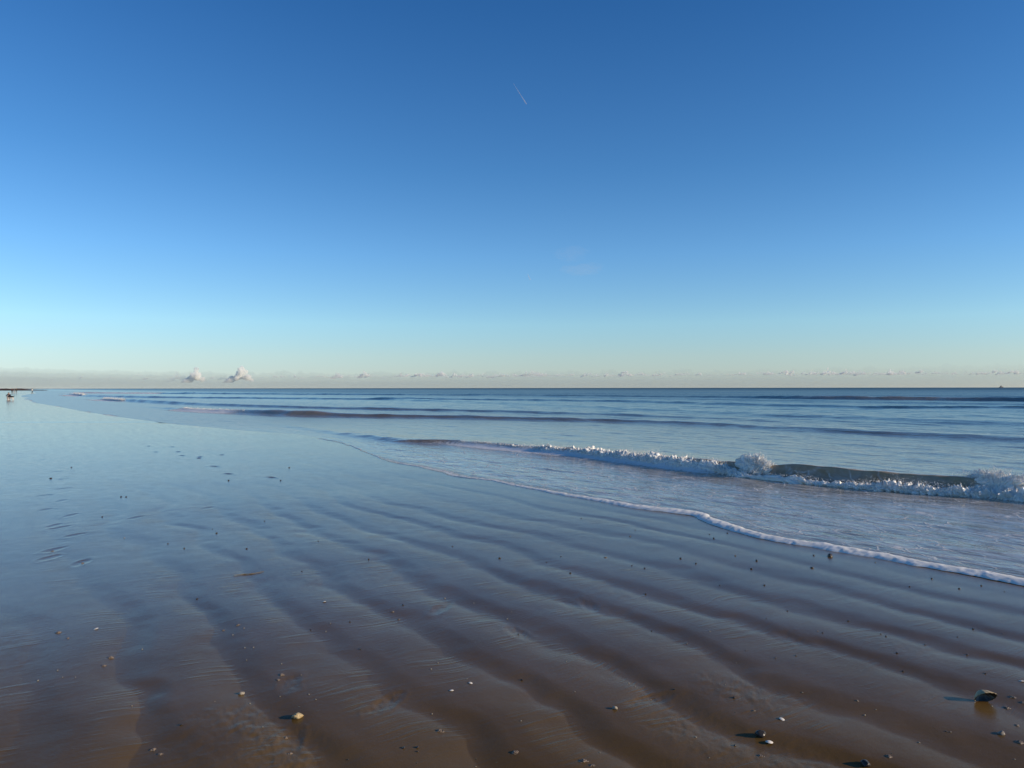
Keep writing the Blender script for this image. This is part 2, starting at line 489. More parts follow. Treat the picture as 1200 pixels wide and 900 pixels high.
def build_sand():
    # rings round the photographer: even steps in 1/distance keep near and far equally detailed
    inv = np.concatenate([np.linspace(1 / 1.2, 1 / 8.0, 560), np.linspace(1 / 8.0, 1 / 30.0, 420)[1:], np.linspace(1 / 30.0, 1 / 400.0, 150)[1:], 1 / np.geomspace(400, 40000, 30)[1:]])
    r = 1 / inv
    a = np.concatenate([np.linspace(rad(-100), rad(-42), 130)[:-1], np.linspace(rad(-42), rad(42), 1350), np.linspace(rad(42), rad(100), 130)[1:]])
    A, R = np.meshgrid(a, r)
    X = R * np.sin(A); Y = R * np.cos(A)
    z, crest, rill = sand_height(X.ravel(), Y.ravel(), True)
    z = np.maximum(z, -1.6)
    me = mesh_from('sand', np.stack([X.ravel(), Y.ravel(), z], -1), grid_quads(len(r), len(a)))
    attr(me, 'crest', crest); attr(me, 'rill', rill)
    me.flip_normals() if me.polygons[1000].normal.z < 0 else None
    o = link('beach', me, M_SAND)
    tag(o, kind='structure')
    # sand behind and beside the photographer
    A2 = np.linspace(rad(100), rad(260), 90); R2 = np.geomspace(1.2, 40000, 80)
    A2, R2 = np.meshgrid(A2, R2)
    X2 = R2 * np.sin(A2); Y2 = R2 * np.cos(A2)
    s, n = to_sn(X2.ravel(), Y2.ravel())
    z2 = -0.05 * np.clip(n - 6.2, 0, 30)
    V = np.stack([X2.ravel(), Y2.ravel(), z2], -1)
    Q = grid_quads(80, 90)
    # round patch under the photographer
    th = np.linspace(0, 2 * math.pi, 72, endpoint=False)
    V2 = [(0, 0, 0)] + [(1.22 * math.sin(t), 1.22 * math.cos(t), -0.004) for t in th]
    T = [(len(V), len(V) + 1 + i, len(V) + 1 + (i + 1) % 72) for i in range(72)]
    me2 = mesh_from('sand', np.concatenate([V, np.array(V2)]), Q, T)
    attr(me2, 'crest', np.zeros(len(me2.vertices))); attr(me2, 'rill', np.zeros(len(me2.vertices)))
    o2 = link('beach', me2, M_SAND)
    tag(o2, kind='structure')


build_sand()

# ------------------------------------------------------------------ sea
def build_sea():
    s = np.concatenate([-np.geomspace(30000, 3, 90), np.arange(-2.9, 26, 0.042), 26 * np.exp(np.arange(0, math.log(30000 / 26), 0.0075))])
    d = np.concatenate([np.arange(0, 0.2, 0.012), np.arange(0.2, 7.2, 0.030), 7.2 * np.exp(np.arange(0, math.log(150 / 7.2), 0.007)), 150 * np.exp(np.arange(0, math.log(200), 0.03))])
    S, D = np.meshgrid(s, d, indexing='ij')
    N_ = shore(S) + D
    z, lean, dn, x, crest_glow = sea_height(S, N_)
    foam = foam_of(S, N_, dn, x)
    lace = (sstep(0.0, 0.5, dn) * (1 - sstep(-0.4, 0.2, x)) * (1 - 0.85 * sstep(13, 24, S)))
    nn = N_ + lean
    X, Y = to_xy(S, nn)
    me = mesh_from('sea', np.stack([X.ravel(), Y.ravel(), z.ravel()], -1), grid_quads(len(s), len(d)))
    attr(me, 'offshore', dn); attr(me, 'foam', foam); attr(me, 'lace', lace); attr(me, 'crest_glow', crest_glow); attr(me, 'ruffle', sstep(14, 40, S) * (1 - sstep(5, 30, dn)))
    if me.polygons[1000].normal.z < 0: me.flip_normals()
    o = link('sea', me, M_SEA)
    tag(o, kind='structure')


build_sea()

# ------------------------------------------------------------------ foam and spray
def octas(P, R, stretch=None, axis=None):
    """many little eight-sided drops in one mesh: centres P, radii R, optional stretch along axis"""
    P = np.asarray(P); R = np.asarray(R)
    base = np.array([[1, 0, 0], [-1, 0, 0], [0, 1, 0], [0, -1, 0], [0, 0, 1], [0, 0, -1]], float)
    tri = np.array([[0, 2, 4], [2, 1, 4], [1, 3, 4], [3, 0, 4], [2, 0, 5], [1, 2, 5], [3, 1, 5], [0, 3, 5]])
    n = len(P)
    jit = 1 + rng.uniform(-.35, .35, (n, 6, 1))
    off = base[None] * jit * R[:, None, None]
    if axis is not None:
        ax = axis / (np.linalg.norm(axis, axis=1, keepdims=True) + 1e-9)
        dotp = np.einsum('nij,nj->ni', off, ax)
        off = off + dotp[..., None] * ax[:, None, :] * (stretch[:, None, None] - 1)
    V = (P[:, None] + off).reshape(-1, 3)
    T = (tri[None] + 6 * np.arange(n)[:, None, None]).reshape(-1, 3)
    return V, T


def roller(ln, hf, s0, s1, off, ns, radius_f, seed, lift=0.0):
    """lumpy band of white water in front of a wave crest"""
    s = np.linspace(s0, s1, ns); nt = 44
    th = np.linspace(-0.25, math.pi + 0.25, nt)
    S, T = np.meshgrid(s, th, indexing='ij')
    Rr = radius_f(S) * np.clip(1 + 0.62 * fbm(S * 2.3, 0 * S, 4, seed, .65), .35, 1.9)
    taper = sstep(s0, s0 + 0.15 * (s1 - s0), S) * (1 - sstep(s1 - 0.15 * (s1 - s0), s1, S))
    Rr = Rr * (0.25 + 0.75 * taper)
    L = 1 / np.maximum(radius_f(S), 1e-3)
    lump = 0.95 * np.abs(fbm(S * L * .45, T * 1.3, 3, seed + 1)) + 0.40 * fbm(S * L * 1.7, T * 3.5, 3, seed + 2) + 0.55 * np.clip(fbm(S * L * 3.6, T * 6.0, 2, seed + 3), 0, 1) ** 1.3
    Q = Rr * (0.66 + lump)
    n = ln(S) - off(S) - 1.25 * Q * np.cos(T)
    z = (lift(S) if callable(lift) else lift) * np.sin(np.clip(T, 0, math.pi)) ** .5 + Q * np.sin(T) * 1.05 - 0.01
    X, Y = to_xy(S, n)
    return np.stack([X.ravel(), Y.ravel(), z.ravel()], -1), grid_quads(ns, nt)


# the breaking wave in front of us
R_roll = curve([(-4, .10), (2, .11), (5.0, .13), (6.2, .10), (8, .075), (9.3, .085), (10.2, .125), (14, .10), (18, .055), (20.5, .03)])
off_f = curve([(-4, .46), (5.0, .44), (6.2, .52), (9.2, .50), (10.2, .20), (14, .14), (20, .09)])
lift_f = curve([(-4, 0), (9.2, 0), (10.2, .07), (14, .05), (18, .03), (20.5, .01)])
def brk_line(s): return break_f(s) + 0.06 * fbm(s * 0.9, 0 * s, 3, 61)

x0, y0 = to_xy(9.0, brk_line(np.array([9.0]))[0])
wave = empty('breaking_wave', (x0, y0, 0.0))
tag(wave, 'long foaming breaker rolling in parallel to the shore, nearest to the beach', 'wave', 'breaking waves')
V, Q = roller(brk_line, H_break, -3.5, 20.5, off_f, 2800, R_roll, 200, lift_f)
link('white_water', mesh_from('white_water', V - np.array([x0, y0, 0]), Q), M_FOAM, wave)

n_sp = 20000
s = rng.uniform(-3.5, 20.2, n_sp)
burst = np.clip(0.25 + 1.1 * fbm(s * 1.2, 0 * s, 4, 210) + 0.7 * sstep(.2, .6, fbm(s * 4.0, 0 * s, 2, 211)), 0.05, 1.5)
keep = rng.random(n_sp) < np.clip(burst, .15, 1)
s = s[keep]; burst = burst[keep]
Rr = R_roll(s)
ang = rng.uniform(0.15, math.pi - 0.35, len(s))
lift = np.abs(rng.normal(0, 0.22, len(s))) * burst
rr = Rr * (0.95 + 0.25 * rng.random(len(s)) + lift * 1.2)
n = brk_line(s) - off_f(s) - 1.2 * rr * np.cos(ang)
z = rr * np.sin(ang) * 1.1 + lift * 0.16 + lift_f(s)
X, Y = to_xy(s, n)
size = rng.uniform(.002, .0065, len(s)) * (1 - 0.3 * np.clip(lift * 2, 0, 1))
ax = np.stack([rng.normal(0, .6, len(s)), rng.normal(0, .6, len(s)) - .3, np.ones(len(s))], -1)
V, T = octas(np.stack([X, Y, z], -1) - np.array([x0, y0, 0]), size, rng.uniform(1, 2.6, len(s)), ax)
tag(link('spray', mesh_from('spray', V, None, T), M_SPRAY, wave), kind='stuff')


def splash(name, sc, w, d, h, seed, label, drops, group='splashes on the breaking wave', lean=0.0, dn=0.18):
    """a burst of water thrown up by the breaking crest: lumpy core, threads and drops"""
    bn = float(brk_line(np.array([sc]))[0]) - dn
    bx, by = to_xy(sc, bn)
    root = empty(name, (bx, by, 0.0), 0.0)
    tag(root, label, 'splash', group)
    r2 = np.random.default_rng(seed)
    # core: an uneven heap along the shore axis
    nu, nv = 300, 110
    u = np.linspace(0, 2 * math.pi, nu, endpoint=False); v = np.linspace(0.02, math.pi * 0.56, nv)
    U, Vv = np.meshgrid(u, v, indexing='ij')
    cx, cy, cz = np.cos(U) * np.sin(Vv), np.sin(U) * np.sin(Vv), np.cos(Vv)
    b = (0.74 + 0.26 * np.abs(cx) ** 1.5 * (cz > 0)) * (1 + 0 * cx) + 0.30 * np.abs(fbm(cx * 2.2 + seed, cy * 2.2 + cz * 2.0, 3, seed)) + 0.24 * fbm(cx * 6 + cz * 5, cy * 6 - cz * 4, 3, seed + 1) + 0.42 * np.clip(fbm(cx * 15 + cz * 9, cy * 15 - cz * 9, 3, seed + 2), 0, 1) ** 1.2
    a_s = w * .44 * cx * b; a_n = d * .40 * cy * b; a_z = h * .78 * cz * b + 0.02
    xx, yy = -SA * a_s + CA * a_n, CA * a_s + SA * a_n
    Vt = np.stack([xx.ravel(), yy.ravel(), a_z.ravel()], -1)
    q = grid_quads(nv, nu, True)
    Vt = Vt.reshape(nu, nv, 3).transpose(1, 0, 2).reshape(-1, 3)
    link('foam_core', mesh_from('foam_core', Vt, q), M_FOAM, root)
    # threads and drops, thrown up and out in jets
    nj = 90
    ja = r2.uniform(-1.35, 1.35, nj); jb = r2.uniform(-.9, .9, nj); jl = r2.uniform(.70, 1.0, nj)
    j = r2.integers(0, nj, drops)
    t = 0.55 + 0.45 * r2.random(drops) ** 1.3
    aa = ja[j] + r2.normal(0, .07, drops); bb = jb[j] + r2.normal(0, .07, drops)
    L = jl[j] * t
    ds = np.sin(aa) * w * .56 * L + r2.normal(0, .012, drops) + lean * L
    dn_ = np.sin(bb) * d * .6 * L + r2.normal(0, .012, drops)
    dz = np.cos(aa * .82) * np.cos(bb * .5) * h * L * 1.06 + 0.02 + r2.normal(0, .010, drops)
    dz = np.maximum(dz, 0.01)
    size = (0.0092 - 0.0062 * t) * r2.uniform(.5, 1.15, drops)
    xx, yy = -SA * ds + CA * dn_, CA * ds + SA * dn_
    P = np.stack([xx, yy, dz], -1)
    Vo, To = octas(P, size, r2.uniform(1.0, 2.4, drops), P + np.array([0, 0, .05]))
    tag(link('spray', mesh_from('spray', Vo, None, To), M_SPRAY, root), kind='stuff')
    return root


splash('splash', to_sn(*ground(893, 557))[0], .72, .46, .43, 300, 'round golden burst of spray thrown up midway along the breaking wave', 3000)
splash('splash', to_sn(*ground(1176, 579))[0], 1.2, .54, .40, 310, 'wide sunlit heap of spray at the right end of the breaking wave', 5000)
splash('splash', to_sn(*ground(646, 530))[0], .22, .16, .22, 320, 'small pointed spurt of spray on the thin far part of the breaker', 500, dn=0.1)

# smaller breakers farther along the beach
def far_breaker(ln, s0, s1, R, label, seed):
    rf = lambda S: np.full_like(S, R)
    sm = (s0 + s1) / 2
    cx, cy = to_xy(sm, ln(np.array([sm]))[0])
    V, Q = roller(ln, None, s0, s1, lambda S: np.full_like(S, R * 1.6), 500, rf, seed)
    r = empty('breaking_wave', (cx, cy, 0.0))
    tag(r, label, 'wave', 'breaking waves')
    link('white_water', mesh_from('white_water', V - np.array([cx, cy, 0]), Q), M_FOAM, r)
    n = 1500
    s = rng.uniform(s0, s1, n); z = np.abs(rng.normal(0, R * .8, n)) + R * .6
    nn = ln(s) - R * 1.6 + rng.normal(0, R * .7, n)
    X, Y = to_xy(s, nn)
    V, T = octas(np.stack([X, Y, z], -1) - np.array([cx, cy, 0]), rng.uniform(.01, .03, n) * (1 + R), np.ones(n), np.ones((n, 3)))
    tag(link('spray', mesh_from('spray', V, None, T), M_SPRAY, r), kind='stuff')


far_breaker(line2, 51.0, 61.5, .08, 'small white breaker beside a brown swell, second wave line out', 400)
far_breaker(line3, 109, 124, .16, 'short white breaker curling on the far left of the surf', 410)
far_breaker(line4, 188, 228, .28, 'distant white breaker at the far left end of the surf, nearest the groyne', 420)

# foam rim of the spent wave on the sand
def foam_rim():
    s = np.concatenate([np.arange(-6, 14.5, 0.011), np.arange(14.5, 24, 0.03)])
    w = 0.145 + 0.05 * fbm(s * 0.8, 0 * s, 3, 501) + 0.035 * fbm(s * 4, 0 * s, 2, 502)
    w = w * (0.22 + 0.78 * (1 - sstep(6.5, 11.5, s)))
    gap = 1 - sstep(10.5, 13.0, s) * sstep(-0.25, 0.25, fbm(s * 1.3, 0 * s, 2, 503))
    w = np.clip(w, .012, .2) * np.clip(gap, 0.05, 1)
    t = np.linspace(0, 1, 15)
    S, Tt = np.meshgrid(s, t, indexing='ij'); W = w[:, None] * np.ones_like(Tt)
    lump = 1 + 0.28 * fbm(S * 16, Tt * 5, 3, 504)
    n = shore(S) - 0.012 + W * Tt * 1.6 + 0.006 * fbm(S * 30, Tt * 3, 2, 505)
    z = -0.007 + (0.020 * np.clip(W / .12, .3, 1.3) * np.sin(math.pi * np.clip(Tt * 0.98 + .01, 0, 1)) ** 0.75) * lump + 0.012 * Tt
    X, Y = to_xy(S, n)
    o = link('foam', mesh_from('foam', np.stack([X.ravel(), Y.ravel(), z.ravel()], -1), grid_quads(len(s), 15)), M_FOAM)
    tag(o, 'white foam rim along the edge of the spent wave on the sand', 'foam', kind='stuff')


foam_rim()

# ------------------------------------------------------------------ pebbles, shells, worm casts
M_STONE_DARK = mat_plain('dark wet stone', (.035, .030, .028), 0.35, .4, 30)
M_STONE_PALE = mat_plain('pale stone', (.30, .26, .20), 0.55, .3, 30)
M_STONE_GREY = mat_plain('grey stone', (.14, .12, .10), .5, .3, 30)
M_STONE_GOLD = mat_plain('ochre stone', (.42, .32, .17), 0.5, .3, 25)
M_SHELL = mat_plain('white shell', (.68, .63, .56), 0.35, .15, 40)
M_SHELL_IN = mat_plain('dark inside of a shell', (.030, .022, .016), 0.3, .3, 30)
M_CAST = mat_plain('moist sand coils', (.19, .145, .11), 0.5, .25, 60, 0.5)
M_WOOD = mat_plain('weathered twig', (.13, .095, .055), .6, .35, 40)


def blob(name, seed, sub=3, flat=.62, rough=.28, elong=1.25):
    bm = bmesh.new(); bmesh.ops.create_icosphere(bm, subdivisions=sub, radius=1.0)
    P = np.array([v.co for v in bm.verts])
    d = 1 + rough * fbm(P[:, 0] * 1.3 + seed, P[:, 1] * 1.3 + P[:, 2] * 1.1, 3, seed) + rough * .35 * fbm(P[:, 0] * 4 - seed, P[:, 1] * 4 + P[:, 2] * 3, 2, seed + 3)
    # a few flat chipped faces
    r = np.random.default_rng(seed)
    for _ in range(5):
        nrm = r.normal(size=3); nrm /= np.linalg.norm(nrm)
        h = r.uniform(.62, .9)
        dot = (P * d[:, None]) @ nrm
        over = np.clip(dot - h, 0, None)
        P = P - (over / np.maximum(d, 1e-6))[:, None] * nrm * .85
    P = P * d[:, None] * np.array([elong, 1.0, flat])
    for v, p in zip(bm.verts, P): v.co = p
    for f in bm.faces: f.smooth = True
    me = bpy.data.meshes.new(name); bm.to_mesh(me); bm.free()
    return me


def valve(name, seed, open_depth=.55):
    """one valve of a ribbed cockle shell: outside skin, thickness, hollow inside"""
    nu, nv = 60, 18
    V = []; Qd = []
    for layer, k in ((0, 1.0), (1, .90)):
        for j in range(nv):
            t = j / (nv - 1)
            for i in range(nu):
                a = i / nu * 2 * math.pi
                rib = 1 + .035 * math.sin(a * 16) * t
                rx = t * (1.0 + .12 * math.cos(a)) * rib; ry = t * .86 * rib
                z = open_depth * (1 - t ** 2.2) * k
                V.append((rx * math.cos(a) * (k * .04 + .96), ry * math.sin(a) * (k * .04 + .96), z))
        b = layer * nu * nv
        for j in range(nv - 1):
            for i in range(nu):
                q = (b + j * nu + i, b + j * nu + (i + 1) % nu, b + (j + 1) * nu + (i + 1) % nu, b + (j + 1) * nu + i)
                Qd.append(q if layer == 0 else q[::-1])
    e0 = (nv - 1) * nu; e1 = nu * nv + (nv - 1) * nu
    for i in range(nu):
        Qd.append((e0 + i, e0 + (i + 1) % nu, e1 + (i + 1) % nu, e1 + i))
    me = mesh_from(name, V, Qd)
    return me


def cast_mesh(name, seed):
    """coiled heap a lugworm leaves: a thin string of sand looped over itself, with crumbs"""
    r = np.random.default_rng(seed)
    nr = 150
    t = np.linspace(0, 1, nr)
    th = t * 2 * math.pi * r.uniform(4.0, 5.5)
    R = 0.85 * (1 - .75 * t) * (1 + .25 * np.sin(th * 1.7 + seed))
    P = np.stack([R * np.cos(th) + .25 * np.sin(3 * th), R * np.sin(th) + .2 * np.cos(2.3 * th), .10 + .38 * t + .06 * np.sin(5 * th)], -1)
    rr = .135 * (1 + .25 * np.sin(t * 60))
    m = 7
    d = np.gradient(P, axis=0); d /= np.linalg.norm(d, axis=1, keepdims=True)
    up = np.array([0, 0, 1.0]); sdir = np.cross(d, up); sdir /= np.linalg.norm(sdir, axis=1, keepdims=True) + 1e-9
    u2 = np.cross(sdir, d)
    ph = np.arange(m) / m * 2 * math.pi
    V = P[:, None] + rr[:, None, None] * (np.cos(ph)[None, :, None] * sdir[:, None] + np.sin(ph)[None, :, None] * u2[:, None])
    V = V.reshape(-1, 3); Q = grid_quads(nr, m, True)
    me = mesh_from(name, V, Q)
    return me


def put(name, me, mat, px, py, size, label, cat, group=None, rz=None, tilt=(0, 0), sink=.25, up=0.0):
    x, y = ground(px, py)
    o = bpy.data.objects.new(name, me); C.objects.link(o)
    if not me.materials: me.materials.append(mat)
    o.location = (x, y, z_at(x, y) + size * (0.55 - sink) + up)
    o.rotation_euler = (tilt[0], tilt[1], random.uniform(0, 6.28) if rz is None else rz)
    o.scale = (size, size, size)
    return tag(o, label, cat, group)


# -- the ones that stand out
x, y = ground(1151, 823)
sh_ = empty('seashell', (x, y, z_at(x, y)), 0.0)
tag(sh_, 'large broken shell with a dark hollow and gold lit rim at the right', 'shell')
me = valve('valve', 3, .85); me.materials.append(M_STONE_GOLD); me.materials.append(M_SHELL_IN)
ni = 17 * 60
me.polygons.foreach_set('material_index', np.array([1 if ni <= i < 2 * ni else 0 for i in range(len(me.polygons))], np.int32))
o = link('valve', me, None, sh_); o.scale = (.056, .044, .050); o.rotation_euler = (rad(-58), rad(-14), rad(-8)); o.location = (0.004, 0, .026)

put('pebble', blob('pebble', 31, 4, .75, .35, 1.2), M_STONE_GOLD, 349, 840, .021, 'lumpy pale yellow stone casting a dark shadow, alone on the lower left', 'stone', 'stones on the sand', .3, sink=.12)
put('pebble', blob('pebble', 32, 4, .85, .3, 1.3), M_STONE_DARK, 890, 862, .019, 'dark upright stone with a long shadow beside a flat shell', 'stone', 'stones on the sand', .2, sink=.05)
put('seashell', valve('seashell', 5, .35), M_SHELL, 900, 869, .019, 'flat pale shell lying just in front of the dark upright stone', 'shell', 'pale shells on the sand', .6, (0, .15), .35)
put('pebble', blob('pebble', 33, 4, .7, .3, 1.4), M_STONE_DARK, 1013, 896, .018, 'dark stone at the very bottom edge, right of centre', 'stone', 'stones on the sand', 1.0, sink=.1)
put('pebble', blob('pebble', 34, 3, .7, .3, 1.2), M_STONE_PALE, 283, 812, .0125, 'small white stone with a shadow, up and left of the yellow stone', 'stone', 'stones on the sand', sink=.1)
put('pebble', blob('pebble', 35, 3, .8, .3, 1.2), M_STONE_DARK, 972, 652, .024, 'larger dark stone just below the foam rim', 'stone', 'stones on the sand', sink=.2)
put('pebble', blob('pebble', 36, 3, .8, .3, 1.2), M_STONE_PALE, 720, 831, .012, 'small pale stone with a shadow at the bottom centre', 'stone', 'stones on the sand', sink=.1)
put('pebble', blob('pebble', 37, 3, .8, .3, 1.5), M_STONE_GREY, 1172, 862, .014, 'low grey stone half sunk below the large broken shell', 'stone', 'stones on the sand', sink=.4)

protos_d = [blob('pebble', 40 + i, 3, random.uniform(.55, .85), .3, random.uniform(1.05, 1.5)) for i in range(6)]
protos_p = [blob('pebble', 60 + i, 3, random.uniform(.5, .8), .3, random.uniform(1.05, 1.5)) for i in range(5)]
for m in protos_d: m.materials.append(M_STONE_DARK)
for m in protos_p: m.materials.append(M_STONE_PALE)
shell_me = [valve('seashell', 8, .30), valve('seashell', 9, .45)]
for m in shell_me: m.materials.append(M_SHELL)

dark = [(231, 701), (213, 851), (364, 737), (410, 729), (472, 709), (422, 760), (607, 741), (611, 795), (408, 889), (473, 877), (489, 876), (489, 881),
        (756, 695), (843, 686), (895, 687), (922, 716), (897, 726), (963, 743), (993, 728), (763, 738), (873, 763), (932, 769), (789, 808), (859, 819),
        (908, 772), (1065, 688), (1149, 686), (1123, 690), (1139, 737), (1174, 743), (1121, 748), (1031, 743), (1037, 746), (1083, 755), (1132, 767), (1153, 791), (1050, 767),
        (1057, 786), (197, 636), (216, 642), (289, 643), (254, 624), (249, 619), (268, 563), (339, 548), (329, 563), (84, 547), (354, 669), (373, 634), (142, 582),
        (148, 582), (681, 607), (744, 621), (738, 628), (831, 626), (836, 631), (852, 624), (815, 661), (797, 655), (861, 652), (640, 658), (668, 671), (585, 654), (953, 651), (951, 666),
        (880, 667), (1025, 659), (1091, 678), (886, 658), (657, 652), (740, 663), (755, 666), (860, 873), (1107, 858), (1112, 859), (120, 605), (60, 560), (310, 610), (432, 655), (530, 640)]
pale = [(167, 761), (45, 797), (74, 794), (89, 794), (155, 827), (252, 823), (293, 823), (286, 737), (273, 744), (287, 759), (297, 759), (289, 773), (387, 731), (382, 739),
        (330, 778), (353, 791), (362, 814), (370, 820), (328, 816), (308, 852), (521, 699), (555, 705), (599, 716), (594, 723), (663, 775), (513, 776), (505, 784), (547, 795),
        (673, 811), (506, 834), (610, 845), (557, 896), (758, 703), (957, 741), (831, 741), (804, 753), (862, 776), (736, 799), (743, 803), (849, 803), (939, 811), (762, 817),
        (814, 864), (830, 889), (702, 880), (1025, 832), (1012, 837), (1075, 869), (1187, 890), (1176, 693), (1161, 827), (102, 621), (146, 629), (68, 786)]
shells = [(113, 737), (380, 706), (551, 800), (529, 809), (915, 844), (1195, 800)]
for (px, py) in dark:
    x, y = ground(px, py)
    sz = random.uniform(.0032, .0062) * (1 + 0.55 * (py < 700)) * (1 + .6 * (py < 600))
    put('pebble', random.choice(protos_d), None, px, py, sz, 'tiny dark pebble dotting the wet rippled sand', 'pebble', 'tiny dark pebbles scattered over the sand', sink=.2)
for (px, py) in pale:
    sz = random.uniform(.0024, .0047) * (1 + 0.4 * (py < 700))
    put('pebble', random.choice(protos_p), None, px, py, sz, 'tiny pale pebble dotting the wet rippled sand', 'pebble', 'tiny pale pebbles scattered over the sand', sink=.2)
for (px, py) in shells:
    put('seashell', random.choice(shell_me), None, px, py, random.uniform(.012, .017), 'small white shell fragment lying flat on the rippled sand', 'shell', 'small white shells scattered over the sand',
        tilt=(random.uniform(-.2, .2), random.uniform(-.2, .2)), sink=.45)
# lugworm casts
cast_me = [cast_mesh('worm_cast', 80 + i) for i in range(4)]
for m in cast_me: m.materials.append(M_CAST)
casts = [(69, 741, .035), (80, 748, .022), (130, 770, .036), (122, 780, .026), (262, 738, .02), (279, 733, .026), (460, 716, .026), (467, 724, .022), (180, 877, .026), (188, 883, .022),
         (515, 855, .034), (603, 882, .032), (683, 892, .034), (693, 897, .022), (882, 834, .02), (890, 885, .026), (1185, 818, .03), (1197, 824, .028), (1178, 829, .03), (1193, 872, .035),
         (1003, 822, .018), (1040, 888, .028), (709, 653, .03), (330, 791, .03), (326, 797, .022), (1190, 851, .022), (335, 862, .02), (340, 882, .024), (97, 658, .03), (62, 644, .03)]
for (px, py, sz) in casts:
    put('worm_cast', random.choice(cast_me), None, px, py, sz * .48, 'crumbly coiled worm cast on the wet sand', 'worm cast', 'worm casts scattered over the sand', sink=.75)

# twig
def tube(P, R, m=8):
    P = np.asarray(P, float); R = np.asarray(R, float)
    d = np.gradient(P, axis=0); d /= np.linalg.norm(d, axis=1, keepdims=True)
    up = np.tile(np.array([0.0, .03, 1.0]), (len(P), 1))
    s = np.cross(d, up); s /= np.linalg.norm(s, axis=1, keepdims=True); u = np.cross(s, d)
    ph = np.arange(m) / m * 2 * math.pi
    V = P[:, None] + R[:, None, None] * (np.cos(ph)[None, :, None] * s[:, None] + np.sin(ph)[None, :, None] * u[:, None])
    V = V.reshape(-1, 3); Q = grid_quads(len(P), m, True)
    T = []
    a = len(V); V = np.concatenate([V, P[:1], P[-1:]])
    for i in range(m):
        T.append((a, (i + 1) % m, i)); T.append((a + 1, (len(P) - 1) * m + i, (len(P) - 1) * m + (i + 1) % m))
    return V, Q, T

a0 = ground(274, 674.5); a1 = ground(309, 670)
t = np.linspace(0, 1, 24)
P = np.stack([a0[0] + (a1[0] - a0[0]) * t, a0[1] + (a1[1] - a0[1]) * t + .012 * np.sin(t * 7), np.zeros(24)], -1)
P[:, 2] = [z_at(p[0], p[1]) + .004 for p in P]
c = P[12].copy(); c[2] -= .004
V, Q, T = tube(P - c, .0014 + .0022 * np.sin(np.pi * np.clip(t, .06, .94)) * (1 + .3 * np.sin(t * 23)))
tag(link('twig', mesh_from('twig', V, Q, T), M_WOOD, None, c), 'thin brown twig lying on the wet sand left of centre', 'twig')

# ------------------------------------------------------------------ people and dog far along the beach
M_SKIN = mat_plain('skin', (.45, .28, .20), .6, .1)
M_NAVY = mat_plain('dark navy coat', (.022, .022, .040), .8, .3)
M_BLACK = mat_plain('black cloth', (.015, .014, .014), .8, .3)
M_TAUPE = mat_plain('pale taupe trousers', (.36, .30, .27), .8, .2)
M_RED = mat_plain('dark red coat', (.075, .018, .016), .8, .3)
M_CREAM = mat_plain('cream jacket', (.72, .70, .66), .8, .1)
M_GREY = mat_plain('grey cloth', (.16, .17, .17), .8, .2)
M_HAIR = mat_plain('dark hair', (.03, .02, .015), .6, .3)
M_FUR_B = mat_plain('black fur', (.012, .011, .010), .7, .3)
M_FUR_W = mat_plain('white fur', (.75, .70, .62), .8, .1)


def skinned(name, verts, edges, radii, root=0, sub=2):
    me = bpy.data.meshes.new(name); me.from_pydata([Vector(v) for v in verts], edges, [])
    o = bpy.data.objects.new(name, me); C.objects.link(o)
    o.modifiers.new('skin', 'SKIN')
    if not me.skin_vertices: me.skin_vertices.new()
    for i, sv in enumerate(me.skin_vertices[0].data):
        r = radii[i]; sv.radius = (r, r) if not isinstance(r, tuple) else r
        sv.use_root = (i == root)
    sb = o.modifiers.new('sub', 'SUBSURF'); sb.levels = sub; sb.render_levels = sub
    dg = bpy.context.evaluated_depsgraph_get()
    new = bpy.data.meshes.new_from_object(o.evaluated_get(dg))
    bpy.data.objects.remove(o); 
    for p in new.polygons: p.use_smooth = True
    return new


def head_part(root, at, r, hair, face):
    bm = bmesh.new(); bmesh.ops.create_uvsphere(bm, u_segments=20, v_segments=14, radius=1.0)
    for v in bm.verts:
        x, y, z = v.co
        if z < -.1: v.co.x *= .82; v.co.y *= .9
        v.co.z *= 1.22
        if y < -.8 and abs(x) < .3 and -.3 < z < .15: v.co.y -= .28      # nose
    for f in bm.faces: f.smooth = True
    me = bpy.data.meshes.new('hair'); bm2 = bm.copy()
    bmesh.ops.delete(bm2, geom=[v for v in bm2.verts if v.co.z < -.45 or (v.co.y < -.45 and v.co.z < .55)], context='VERTS')
    for v in bm2.verts: v.co *= 1.10
    bm2.to_mesh(me); bm2.free(); bm.free()
    me.materials.append(hair)
    o = link('hair', me, None, root, at); o.scale = (r, r, r); o.rotation_euler = (0, 0, face)
    return o


